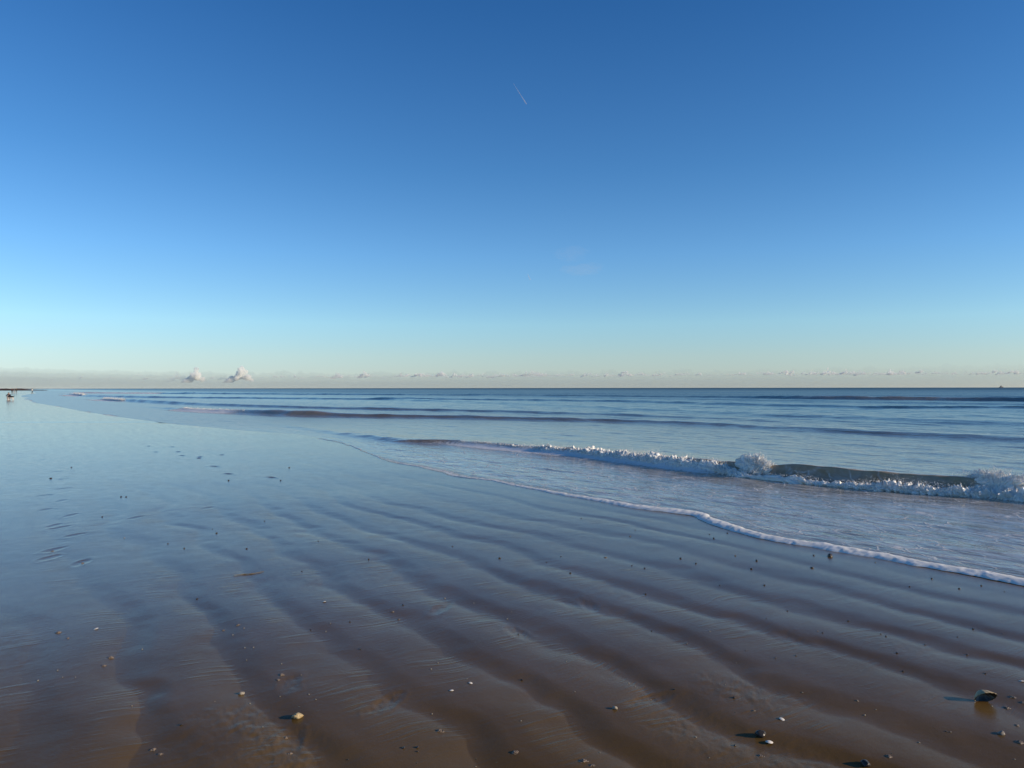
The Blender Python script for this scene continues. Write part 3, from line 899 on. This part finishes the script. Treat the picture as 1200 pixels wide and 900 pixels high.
def person(x, y, face, top, legs, stride, label, group, hair=M_HAIR, arm=.12):
    root = empty('person', (x, y, z_at(x, y)), face)
    tag(root, label, 'person', group)
    k = stride
    V = [(0, 0, .92), (0, 0, 1.15), (0, 0, 1.38), (0, -.01, 1.47), (0, -.02, 1.56), (0, -.03, 1.70),
         (-.09, 0, .88), (-.10, -k * .5, .48), (-.10, -k * .9, .08), (-.10, -k * .9 - .15, .03),
         (.09, 0, .88), (.10, k * .35, .48), (.10, k * .9, .09), (.10, k * .9 - .15, .03),
         (-.19, 0, 1.37), (-.25, arm, 1.10), (-.25, arm * .6 - .08, .86), (.19, 0, 1.37), (.25, -arm, 1.10), (.25, -arm * 1.4 - .05, .87)]
    E = [(0, 1), (1, 2), (2, 3), (3, 4), (4, 5), (0, 6), (6, 7), (7, 8), (8, 9), (0, 10), (10, 11), (11, 12), (12, 13), (2, 14), (14, 15), (15, 16), (2, 17), (17, 18), (18, 19)]
    R = [.13, .125, .15, .06, .09, .085, .095, .062, .042, .035, .095, .062, .042, .035, .07, .05, .035, .07, .05, .035]
    me = skinned('body', V, E, R); me.materials.append(M_SKIN)
    link('body', me, None, root)
    # coat and trousers follow the body, a little larger
    idx = [0, 1, 2, 14, 15, 16, 17, 18, 19]
    mp = {v: i for i, v in enumerate(idx)}
    Vc = [V[i] for i in idx]; Vc[0] = (0, 0, .80); Vc[5] = tuple(np.array(V[15]) * .15 + np.array(V[16]) * .85); Vc[8] = tuple(np.array(V[18]) * .15 + np.array(V[19]) * .85)
    me = skinned('coat', Vc, [(0, 1), (1, 2), (2, 3), (3, 4), (4, 5), (2, 6), (6, 7), (7, 8)], [.18, .165, .175, .088, .066, .050, .088, .066, .050]); me.materials.append(top)
    link('coat', me, None, root)
    Vt = [(0, 0, .93), V[6], V[7], (V[8][0], V[8][1], V[8][2] + .04), V[10], V[11], (V[12][0], V[12][1], V[12][2] + .04)]
    me = skinned('trousers', Vt, [(0, 1), (1, 2), (2, 3), (0, 4), (4, 5), (5, 6)], [.145, .112, .078, .06, .112, .078, .06]); me.materials.append(legs)
    link('trousers', me, None, root)
    head_part(root, (0, -.025, 1.63), .098, hair, 0)
    return root


x, y = ground(14.2, 460.4)
person(x, y, rad(15), M_RED, M_BLACK, .16, 'distant walker in dark red and black, leftmost of the walkers by the groyne', 'people walking far along the beach')
x, y = ground(16.6, 460.1)
person(x, y, rad(160), M_GREY, M_TAUPE, .12, 'faint distant walker in grey between two darker walkers', 'people walking far along the beach')
x, y = ground(19.2, 460.3)
person(x, y, rad(30), M_BLACK, M_GREY, .18, 'distant walker in black and grey, right of the faint grey walker', 'people walking far along the beach')
x, y = ground(37.8, 460.4)
person(x, y, rad(-60), M_CREAM, M_BLACK, .2, 'lone distant walker in a cream jacket and black trousers near the waterline', 'people walking far along the beach')

# crouching person with a black and white dog
x, y = ground(10.4, 468.0)
cr = empty('person', (x, y, z_at(x, y)), rad(25))
tag(cr, 'person in a dark navy coat crouching beside a black and white dog', 'person')
V = [(0, .12, .30), (0, .06, .52), (0, -.06, .74), (0, -.10, .82), (0, -.13, .89), (0, -.16, 1.00),
     (-.10, .06, .28), (-.15, -.30, .46), (-.14, -.08, .08), (-.14, -.24, .03),
     (.10, .06, .28), (.15, -.32, .42), (.14, -.10, .08), (.14, -.26, .03),
     (-.18, -.06, .74), (-.25, -.26, .58), (-.14, -.46, .50), (.18, -.06, .74), (.25, -.28, .58), (.12, -.48, .52)]
E = [(0, 1), (1, 2), (2, 3), (3, 4), (4, 5), (0, 6), (6, 7), (7, 8), (8, 9), (0, 10), (10, 11), (11, 12), (12, 13), (2, 14), (14, 15), (15, 16), (2, 17), (17, 18), (18, 19)]
R = [.13, .125, .15, .06, .09, .085, .095, .07, .045, .038, .095, .07, .045, .038, .07, .05, .035, .07, .05, .035]
me = skinned('body', V, E, R); me.materials.append(M_SKIN); link('body', me, None, cr)
idx = [0, 1, 2, 14, 15, 16, 17, 18, 19]
Vc = [V[i] for i in idx]; Vc[5] = (-.16, -.43, .51); Vc[8] = (.14, -.45, .53)
me = skinned('coat', Vc, [(0, 1), (1, 2), (2, 3), (3, 4), (4, 5), (2, 6), (6, 7), (7, 8)], [.185, .18, .19, .095, .07, .052, .095, .07, .052]); me.materials.append(M_NAVY); link('coat', me, None, cr)
Vt = [(0, .11, .28), V[6], V[7], (-.14, -.10, .12), V[10], V[11], (.14, -.12, .12)]
me = skinned('trousers', Vt, [(0, 1), (1, 2), (2, 3), (0, 4), (4, 5), (5, 6)], [.15, .115, .088, .065, .115, .088, .065]); me.materials.append(M_TAUPE); link('trousers', me, None, cr)
head_part(cr, (0, -.15, .94), .10, M_HAIR, 0)

x, y = ground(12.4, 468.6)
dog = empty('dog', (x, y, z_at(x, y)), rad(0))
tag(dog, 'black and white dog standing sideways in front of the crouching person', 'dog')
V = [(.28, 0, .50), (.05, 0, .50), (-.22, 0, .50), (-.34, 0, .60), (-.42, 0, .70), (-.56, 0, .66),
     (.44, 0, .56), (.58, 0, .66),
     (-.22, -.09, .44), (-.24, -.09, .24), (-.23, -.09, .05), (-.28, -.09, .02), (-.22, .09, .44), (-.20, .09, .24), (-.21, .09, .05), (-.26, .09, .02),
     (.28, -.09, .44), (.22, -.09, .30), (.36, -.09, .20), (.32, -.09, .04), (.28, -.09, .02), (.28, .09, .44), (.24, .09, .30), (.38, .09, .20), (.34, .09, .04), (.30, .09, .02)]
E = [(0, 1), (1, 2), (2, 3), (3, 4), (4, 5), (0, 6), (6, 7), (2, 8), (8, 9), (9, 10), (10, 11), (2, 12), (12, 13), (13, 14), (14, 15), (0, 16), (16, 17), (17, 18), (18, 19), (19, 20),
     (0, 21), (21, 22), (22, 23), (23, 24), (24, 25)]
R = [.11, .105, .135, .09, .085, .04, .04, .025, .07, .042, .032, .036, .07, .042, .032, .036, .08, .06, .035, .03, .034, .08, .06, .035, .03, .034]
me = skinned('body', V, E, R, 1)
k = N('black and white coat')
ps = k.n('TexCoord').outputs['Object']
sp = k.n('SeparateXYZ', in_0=ps)
nz = k.noise(ps, 6.0, 3)
white = k.math('MAXIMUM', k.ramp(k.math('ADD', sp.outputs['Z'], k.math('MULTIPLY', nz, .12)), .50, .46), k.math('MULTIPLY', k.ramp(sp.outputs['X'], -.24, -.30), k.ramp(sp.outputs['Z'], .70, .66)))
cc = k.mix(white, rgb(.012, .011, .010), rgb(.66, .60, .54))
k.surf(k.n('BsdfPrincipled', in_Base_Color=cc, in_Roughness=.7).outputs[0])
me.materials.append(k.m)
link('body', me, None, dog)
for sy in (-1, 1):
    V_, Q_, T_ = tube(np.array([(-.40, sy * .05, .74), (-.385, sy * .075, .80), (-.37, sy * .09, .83)]), np.array([.035, .025, .006]), 8)
    link('ear', mesh_from('ear', V_, Q_, T_), M_FUR_B, dog)

# ------------------------------------------------------------------ groyne far along the beach
def build_groyne():
    A = np.array(ground(-70, 456.95)); 
    Yg = 640.0
    xa, xb = -520.0, -395.0
    n = 420; m = 16
    u = np.linspace(0, 1, n); t = np.linspace(0, math.pi, m)
    U, T = np.meshgrid(u, t, indexing='ij')
    X = xa + (xb - xa) * U
    hgt = (1.45 - .75 * sstep(.80, 1.0, U)) * (1 + .18 * fbm(X * .45, T * 1.2, 3, 600))
    Wd = 3.2 * (1 + .25 * fbm(X * .3, T, 2, 601))
    lump = 1 + .22 * fbm(X * 1.1, T * 3, 3, 602)
    Y = Yg + 12 * U - np.cos(T) * Wd * lump
    Z = np.sin(T) ** .7 * hgt * lump - .25
    c = np.array([(xa + xb) / 2, Yg, 0])
    V = np.stack([X, Y, Z], -1).reshape(-1, 3) - c
    caps = []
    V = np.concatenate([V, [V[:m].mean(0)], [V[-m:].mean(0)]])
    for i in range(m - 1):
        caps.append((n * m, i, i + 1)); caps.append((n * m + 1, (n - 1) * m + i + 1, (n - 1) * m + i))
    o = link('groyne', mesh_from('groyne', V, grid_quads(n, m), caps), mat_plain('dark weedy rock', (.060, .036, .030), .85, .5, .6), None, c)
    tag(o, 'low dark rock groyne crossing the far beach behind the walkers', 'groyne')
build_groyne()

# low dark shore beyond
def build_land():
    n = 300
    az = np.linspace(rad(-50), rad(-30.9), n)
    f = 1 - sstep(rad(-32.6), rad(-30.9), az)
    h = (1.9 + 1.2 * fbm(az * 260, 0 * az, 3, 620)) * (0.1 + .9 * f)
    V = []; R0 = 2600; R1 = 2900
    for (r, k) in ((R0, 0), (R0 + 60, 1), (R1, 1), (R1 + 60, 0)):
        V.append(np.stack([np.sin(az) * r, np.cos(az) * r, h * k - .1], -1))
    V = np.stack(V, 1).reshape(-1, 3)
    o = link('headland', mesh_from('headland', V, grid_quads(n, 4)), mat_plain('dim far land', (.10, .085, .075), .9, .3, .01))
    tag(o, kind='structure')
build_land()

# ------------------------------------------------------------------ ship on the horizon
def build_ship():
    az = math.atan2(1173.5 - 600, F); r = 5200
    b = empty('ship', (math.sin(az) * r / math.cos(0), math.cos(az) * r, 0), rad(25))
    tag(b, 'tiny dark ship on the horizon at the far right', 'ship')
    L, B, H = 17.0, 4.2, 3.6
    st = np.linspace(-1, 1, 25)
    V = []
    for s in st:
        w = B * (1 - max(0, s - .35) ** 2 * 2.2) * (1 - max(0, -s - .8) * .8); w = max(w, .15)
        sheer = H + 1.6 * max(0, s) ** 2
        for (y, z) in ((0, -1.0), (w * .7, -.6), (w, sheer), (w * .9, sheer + .02), (-w * .9, sheer + .02), (-w, sheer), (-w * .7, -.6)):
            V.append((s * L + (1.5 * z / H if s > .9 else 0), y, z))
    me = mesh_from('hull', V, grid_quads(25, 7, True), [(0, 1, 2), (0, 2, 5), (0, 5, 6), (2, 3, 4), (2, 4, 5)] , False)
    link('hull', me, mat_plain('dark hull paint', (.07, .08, .10), .6), b)
    def box(name, x0, x1, y, z0, z1, mat, bev=.2):
        bm = bmesh.new(); bmesh.ops.create_cube(bm, size=1.0)
        for v in bm.verts: v.co = (x0 + (v.co.x + .5) * (x1 - x0), v.co.y * 2 * y, z0 + (v.co.z + .5) * (z1 - z0))
        bmesh.ops.bevel(bm, geom=bm.edges[:], offset=bev, segments=2, affect='EDGES')
        me = bpy.data.meshes.new(name); bm.to_mesh(me); bm.free()
        return link(name, me, mat, b)
    grey = mat_plain('grey ship paint', (.12, .13, .14), .6)
    box('deckhouse', -7, 3.5, 3.2, H - .3, H + 4.6, grey)
    box('bridge', -4, 2.0, 2.6, H + 4.4, H + 7.2, grey)
    box('funnel', -6.2, -4.2, .9, H + 4.4, H + 8.0, mat_plain('dark funnel', (.04, .04, .04), .6))
    V_, Q_, T_ = tube(np.array([(-1, 0, H + 7), (-1, 0, H + 9), (-1, 0, H + 12.5)]), np.array([.35, .3, .2]), 8)
    link('mast', mesh_from('mast', V_, Q_, T_), grey, b)
build_ship()

# ------------------------------------------------------------------ clouds and vapour trails
def sky_point(px, py, dist):
    return np.array([(px - 600) / F * dist, dist, EYE + (HZ - py) / F * dist])


def cloud_bank():
    n = 2200; m = 14
    px = np.linspace(-250, 1450, n)
    az = np.arctan((px - 600) / F)
    ph = np.linspace(0, 2 * math.pi, m, endpoint=False)
    envelope = curve([(-250, 431), (0, 433), (150, 435.5), (300, 437.5), (430, 438), (520, 437), (620, 436.5), (750, 436.5), (850, 435.5), (1000, 434.5), (1200, 433), (1450, 432)])
    Vs = []; Qs = []; Ts = []; nv = 0
    for layer, (D0, drop, bl) in enumerate(((20500.0, 7.5, .5), (23500.0, 3.6, .8), (27000.0, 0.0, 1.0))):
        k = 700 + layer * 10
        billow = np.abs(fbm(px * .045, 0 * px, 3, k)) * 5.0 + np.abs(fbm(px * .13, 0 * px, 3, k + 1)) * 4.0 + np.abs(fbm(px * .4, 0 * px, 2, k + 2)) * 1.4
        top = envelope(px) + 1.6 + drop - bl * billow * (.45 + .55 * sstep(100, 420, px))
        V = []
        for i in range(n):
            d0 = D0 / math.cos(az[i]); e = (HZ - top[i]) / F * d0
            for p in ph:
                r = d0 + np.interp(px[i], [0, 600, 900, 1200], [1350, 1300, 950, 600]) * math.cos(p)
                z = e * .5 + e * .5 * math.copysign(abs(math.sin(p)) ** .8, math.sin(p)) - 10
                V.append((math.sin(az[i]) * r, math.cos(az[i]) * r, z))
        V = np.array(V)
        V = np.concatenate([V, [V[:m].mean(0)], [V[-m:].mean(0)]])
        for i in range(m):
            Ts.append((nv + n * m, nv + i, nv + (i + 1) % m)); Ts.append((nv + n * m + 1, nv + (n - 1) * m + (i + 1) % m, nv + (n - 1) * m + i))
        Vs.append(V); Qs.append(grid_quads(n, m, True) + nv); nv += len(V)
    o = link('clouds', outward(mesh_from('clouds', np.concatenate(Vs), np.concatenate(Qs), Ts)), mat_cloud('hazy cloud bank', .00016, (.70, .82, .80)))
    tag(o, 'long hazy grey cloud bank low along the whole horizon', 'clouds', kind='stuff')


cloud_bank()


def mat_cumulus(name, clear):
    k = N(name)
    v = k.n('TexCoord').outputs['Object']
    d = k.n('BsdfDiffuse', in_Color=rgb(.80, .78, .78)); t = k.n('BsdfTranslucent', in_Color=rgb(.80, .78, .78))
    a = k.n('MixShader', in_0=0.30, in_1=d.outputs[0], in_2=t.outputs[0])
    nz = k.ramp(k.noise(v, .006, 4, .6), .30, .70, clear - .12, clear + .12)
    m = k.n('MixShader', in_0=nz, in_1=a.outputs[0], in_2=k.n('BsdfTransparent').outputs[0])
    k.surf(m.outputs[0])
    return k.m


def puff(w, h, seed, sub=5, nb=26):
    r = np.random.default_rng(seed)
    sp = []
    for i in range(nb):
        u = np.clip(r.normal(0, .26), -.5, .5)
        hh = (1 - (abs(u - .08) * 2) ** .9) * r.uniform(.25, 1.0)
        sp.append((u * w, r.uniform(-.25, .25) * w, hh * h * .85, h * r.uniform(.12, .26) * (1 - .4 * hh)))
    bm = bmesh.new(); bmesh.ops.create_icosphere(bm, subdivisions=sub, radius=1.0)
    Dv = np.array([v.co for v in bm.verts]); tri = np.array([[v.index for v in f.verts] for f in bm.faces]); bm.free()
    c0 = np.array([0, 0, h * .18])
    best = np.full(len(Dv), h * .12)
    for (cx, cy, cz, rr) in sp:
        o_ = np.array([cx, cy, cz]) - c0
        b = Dv @ o_; disc = b * b - (o_ @ o_ - rr * rr)
        best = np.where(disc > 0, np.maximum(best, b + np.sqrt(np.maximum(disc, 0))), best)
    best = best * (1 + .14 * fbm(Dv[:, 0] * 6 + seed, Dv[:, 2] * 6 + Dv[:, 1] * 3, 3, seed))
    P = c0 + Dv * best[:, None]
    P[:, 2] = np.maximum(P[:, 2], -h * .1)
    return P, tri


M_CUM = {}
def cumulus(px, py_base, wpx, hpx, seed, label, dens):
    D0 = 21900.0
    P, tri = puff(wpx / F * D0, hpx / F * D0, seed, 6)
    if dens not in M_CUM: M_CUM[dens] = mat_cloud('cumulus vapour', dens, (1.0, 1.0, .97))
    o = link('cumulus_cloud', outward(mesh_from('cumulus_cloud', P, None, tri)), M_CUM[dens], None, sky_point(px, py_base, D0))
    tag(o, label, 'cloud', 'cumulus clouds on the horizon')


cumulus(228, 446, 17, 19, 801, 'upright white puff of cloud, second from the left above the horizon', .014)
cumulus(281, 446, 24, 20.5, 805, 'peaked warm white cloud, largest of the puffs above the horizon', .014)
cumulus(206, 446, 22, 14, 803, 'pale blurred cloud touching the left side of the upright puff', .0015)
cumulus(162, 440, 10, 4.5, 804, 'smallest faint puff of cloud, leftmost above the horizon', .0025)
cumulus(395, 443, 14, 9, 806, 'low bright puff left of the tiny pointed puff on the cloud bank', .008)
cumulus(426, 442, 13, 9, 808, 'tiny pointed puff standing out of the cloud bank, left of centre', .012)
cumulus(516, 441, 13, 8, 809, 'bright bump on the cloud bank just left of centre', .010)
cumulus(622, 441, 36, 9, 811, 'wide lumpy top on the cloud bank near the centre', .005)


def puff_row():
    """the crowd of small sunlit heads along the top of the far cloud bank"""
    r = np.random.default_rng(31)
    Vs = []; Ts = []; nv = 0
    x = -120.0
    while x < 1420:
        D0 = r.uniform(21800, 25800)
        e = np.interp(x, [0, 300, 430, 620, 850, 1200], [445, 443, 442, 441, 440, 438.5])
        grp = .55 + .9 * float(vnoise(np.array([x * .02]), np.array([.5]), 61)[0])
        w = r.uniform(5, 17); h = (2.4 + 4.2 * r.random() ** 2) * grp * np.interp(x, [0, 300, 450, 1200], [.6, .8, 1.1, 1.1])
        P, tri = puff(w / F * D0, h / F * D0, int(1000 + x * 3), 4, 12)
        P = P + sky_point(x, e + r.uniform(-1.2, 1.2), D0)
        Vs.append(P); Ts.append(tri + nv); nv += len(P)
        x += r.uniform(1.5, 6.5) * (2.6 if x < 380 else 1)
    o = link('clouds', mesh_from('clouds', np.concatenate(Vs), None, np.concatenate(Ts)), mat_cloud('far cumulus heads', .018, (1.0, 1.0, .97)))
    tag(o, 'row of tiny pale cloud heads along the top of the hazy bank', 'clouds', kind='stuff')
puff_row()


def trail(name, p0, p1, D0, w0, w1, dens, label, cat, group=None):
    A = sky_point(*p0, D0); B = sky_point(*p1, D0)
    t = np.linspace(0, 1, 40)
    P = A + (B - A) * t[:, None]
    ww = (w0 + (w1 - w0) * t) / F * D0 * (1 + .12 * fbm(t * 9, 0 * t, 2, 900))
    c = P.mean(0)
    d = (B - A) / np.linalg.norm(B - A)
    s = np.cross(d, [0, 1, 0]); s /= np.linalg.norm(s); u = np.cross(s, d)
    ph = np.arange(12) / 12 * 2 * math.pi
    V = (P - c)[:, None] + ww[:, None, None] * (np.cos(ph)[None, :, None] * s + np.sin(ph)[None, :, None] * u)
    V = V.reshape(-1, 3); Q = grid_quads(40, 12, True)
    V = np.concatenate([V, [(P - c)[0]], [(P - c)[-1]]]); T = []
    for i in range(12):
        T.append((480, (i + 1) % 12, i)); T.append((481, 39 * 12 + i, 39 * 12 + (i + 1) % 12))
    o = link(name, mesh_from(name, V, Q, T), mat_cumulus(name + ' ice', dens), None, c)
    tag(o, label, cat, group)


trail('contrail', (602, 97), (617.5, 121.5), 24000, .10, .48, .72, 'longer white vapour trail slanting high in the blue sky', 'contrail', 'vapour trails')
trail('contrail', (618.5, 321), (621.5, 328), 24000, .2, .5, .68, 'very short vapour trail low above the middle of the sea', 'contrail', 'vapour trails')


def wisp(px, py, w, h, dens, label):
    D0 = 26000.0
    bm = bmesh.new(); bmesh.ops.create_icosphere(bm, subdivisions=5, radius=1.0)
    P = np.array([v.co for v in bm.verts])
    k = 1 + .5 * fbm(P[:, 0] * 3 + px, P[:, 2] * 3 + P[:, 1], 3, 950)
    P = P * k[:, None] * np.array([w / F * D0, 900.0, h / F * D0])
    for v, p in zip(bm.verts, P): v.co = p
    for f in bm.faces: f.smooth = True
    me = bpy.data.meshes.new('wisp'); bm.to_mesh(me); bm.free()
    o = link('cirrus_cloud', me, mat_cloud('thin cirrus', dens), None, sky_point(px, py, D0))
    tag(o, label, 'cloud', 'wisps of cirrus')


wisp(681, 316, 26, 5.0, .00008, 'faint flat wisp of cirrus, lower of the two wisps in the clear sky')
wisp(668, 297, 22, 7.0, .00004, 'barely visible wisp of cirrus just above the flat wisp')

# ------------------------------------------------------------------ light
world = bpy.data.worlds.new('World'); scene.world = world; world.use_nodes = True
wt = world.node_tree; wt.nodes.clear()
wo = wt.nodes.new('ShaderNodeOutputWorld'); bg = wt.nodes.new('ShaderNodeBackground'); sk = wt.nodes.new('ShaderNodeTexSky')
sk.sky_type = 'NISHITA'; sk.sun_disc = False
sk.sun_elevation = SUN_EL; sk.sun_rotation = SUN_AZ
sk.altitude = 0; sk.air_density = 0.8; sk.dust_density = 0.05; sk.ozone_density = 5.0
bg.inputs['Strength'].default_value = 0.138
# clear winter air: deepen the blue overhead, keep the horizon pale
tc = wt.nodes.new('ShaderNodeTexCoord'); sx = wt.nodes.new('ShaderNodeSeparateXYZ'); wt.links.new(tc.outputs['Generated'], sx.inputs[0])
rp = wt.nodes.new('ShaderNodeValToRGB'); rp.color_ramp.interpolation = 'LINEAR'
stops = [(0.0, (.88, .80, .82)), (.010, (.95, .86, .84)), (.040, (1.16, 1.02, .88)), (.082, (1.27, 1.24, 1.05)), (.168, (1.0, 1.20, 1.19)), (.272, (.70, 1.04, 1.13)), (.446, (.42, .85, 1.07)), (1.0, (.40, .66, .74))]
while len(rp.color_ramp.elements) < len(stops): rp.color_ramp.elements.new(0.5)
for e, (p_, c_) in zip(rp.color_ramp.elements, stops):
    e.position = p_; e.color = (*c_, 1)
wt.links.new(sx.outputs['Z'], rp.inputs[0])
mx = wt.nodes.new('ShaderNodeMix'); mx.data_type = 'RGBA'; mx.blend_type = 'MULTIPLY'; mx.inputs[0].default_value = 1.0
wt.links.new(sk.outputs[0], mx.inputs[6]); wt.links.new(rp.outputs[0], mx.inputs[7])
wt.links.new(mx.outputs[2], bg.inputs[0]); wt.links.new(bg.outputs[0], wo.inputs[0])

ld = bpy.data.lights.new('sun', 'SUN'); ld.energy = 5.0; ld.angle = rad(0.5); ld.color = (1.0, .82, .60)
sun = bpy.data.objects.new('sun', ld); C.objects.link(sun)
dv = Vector((math.sin(SUN_AZ) * math.cos(SUN_EL), math.cos(SUN_AZ) * math.cos(SUN_EL), math.sin(SUN_EL)))
sun.rotation_euler = dv.to_track_quat('Z', 'Y').to_euler(); sun.location = dv * 50

# ------------------------------------------------------------------ camera and render
cd = bpy.data.cameras.new('camera'); cam = bpy.data.objects.new('camera', cd); C.objects.link(cam)
cd.sensor_width = 36.0; cd.lens = 36.0 * F / 1200.0
cd.clip_start = 0.05; cd.clip_end = 120000
cam.location = (0, 0, EYE)
pitch = math.atan((HZ - 450) / F)
cam.rotation_euler = (Matrix.Rotation(math.pi / 2 + pitch, 4, 'X') @ Matrix.Rotation(rad(-0.07), 4, 'Z')).to_euler()
scene.camera = cam

vs = scene.view_settings
scene.display_settings.display_device = 'sRGB'
vs.view_transform = 'Standard'; vs.look = 'None'; vs.gamma = 1.0; vs.exposure = 0.0; vs.use_curve_mapping = False
scene.render.engine = 'CYCLES'
cy = scene.cycles
cy.max_bounces = 16; cy.volume_bounces = 14; cy.transparent_max_bounces = 24; cy.glossy_bounces = 4; cy.diffuse_bounces = 6
cy.use_denoising = True
try: cy.denoiser = 'OPENIMAGEDENOISE'
except Exception: pass
cy.sample_clamp_indirect = 6.0
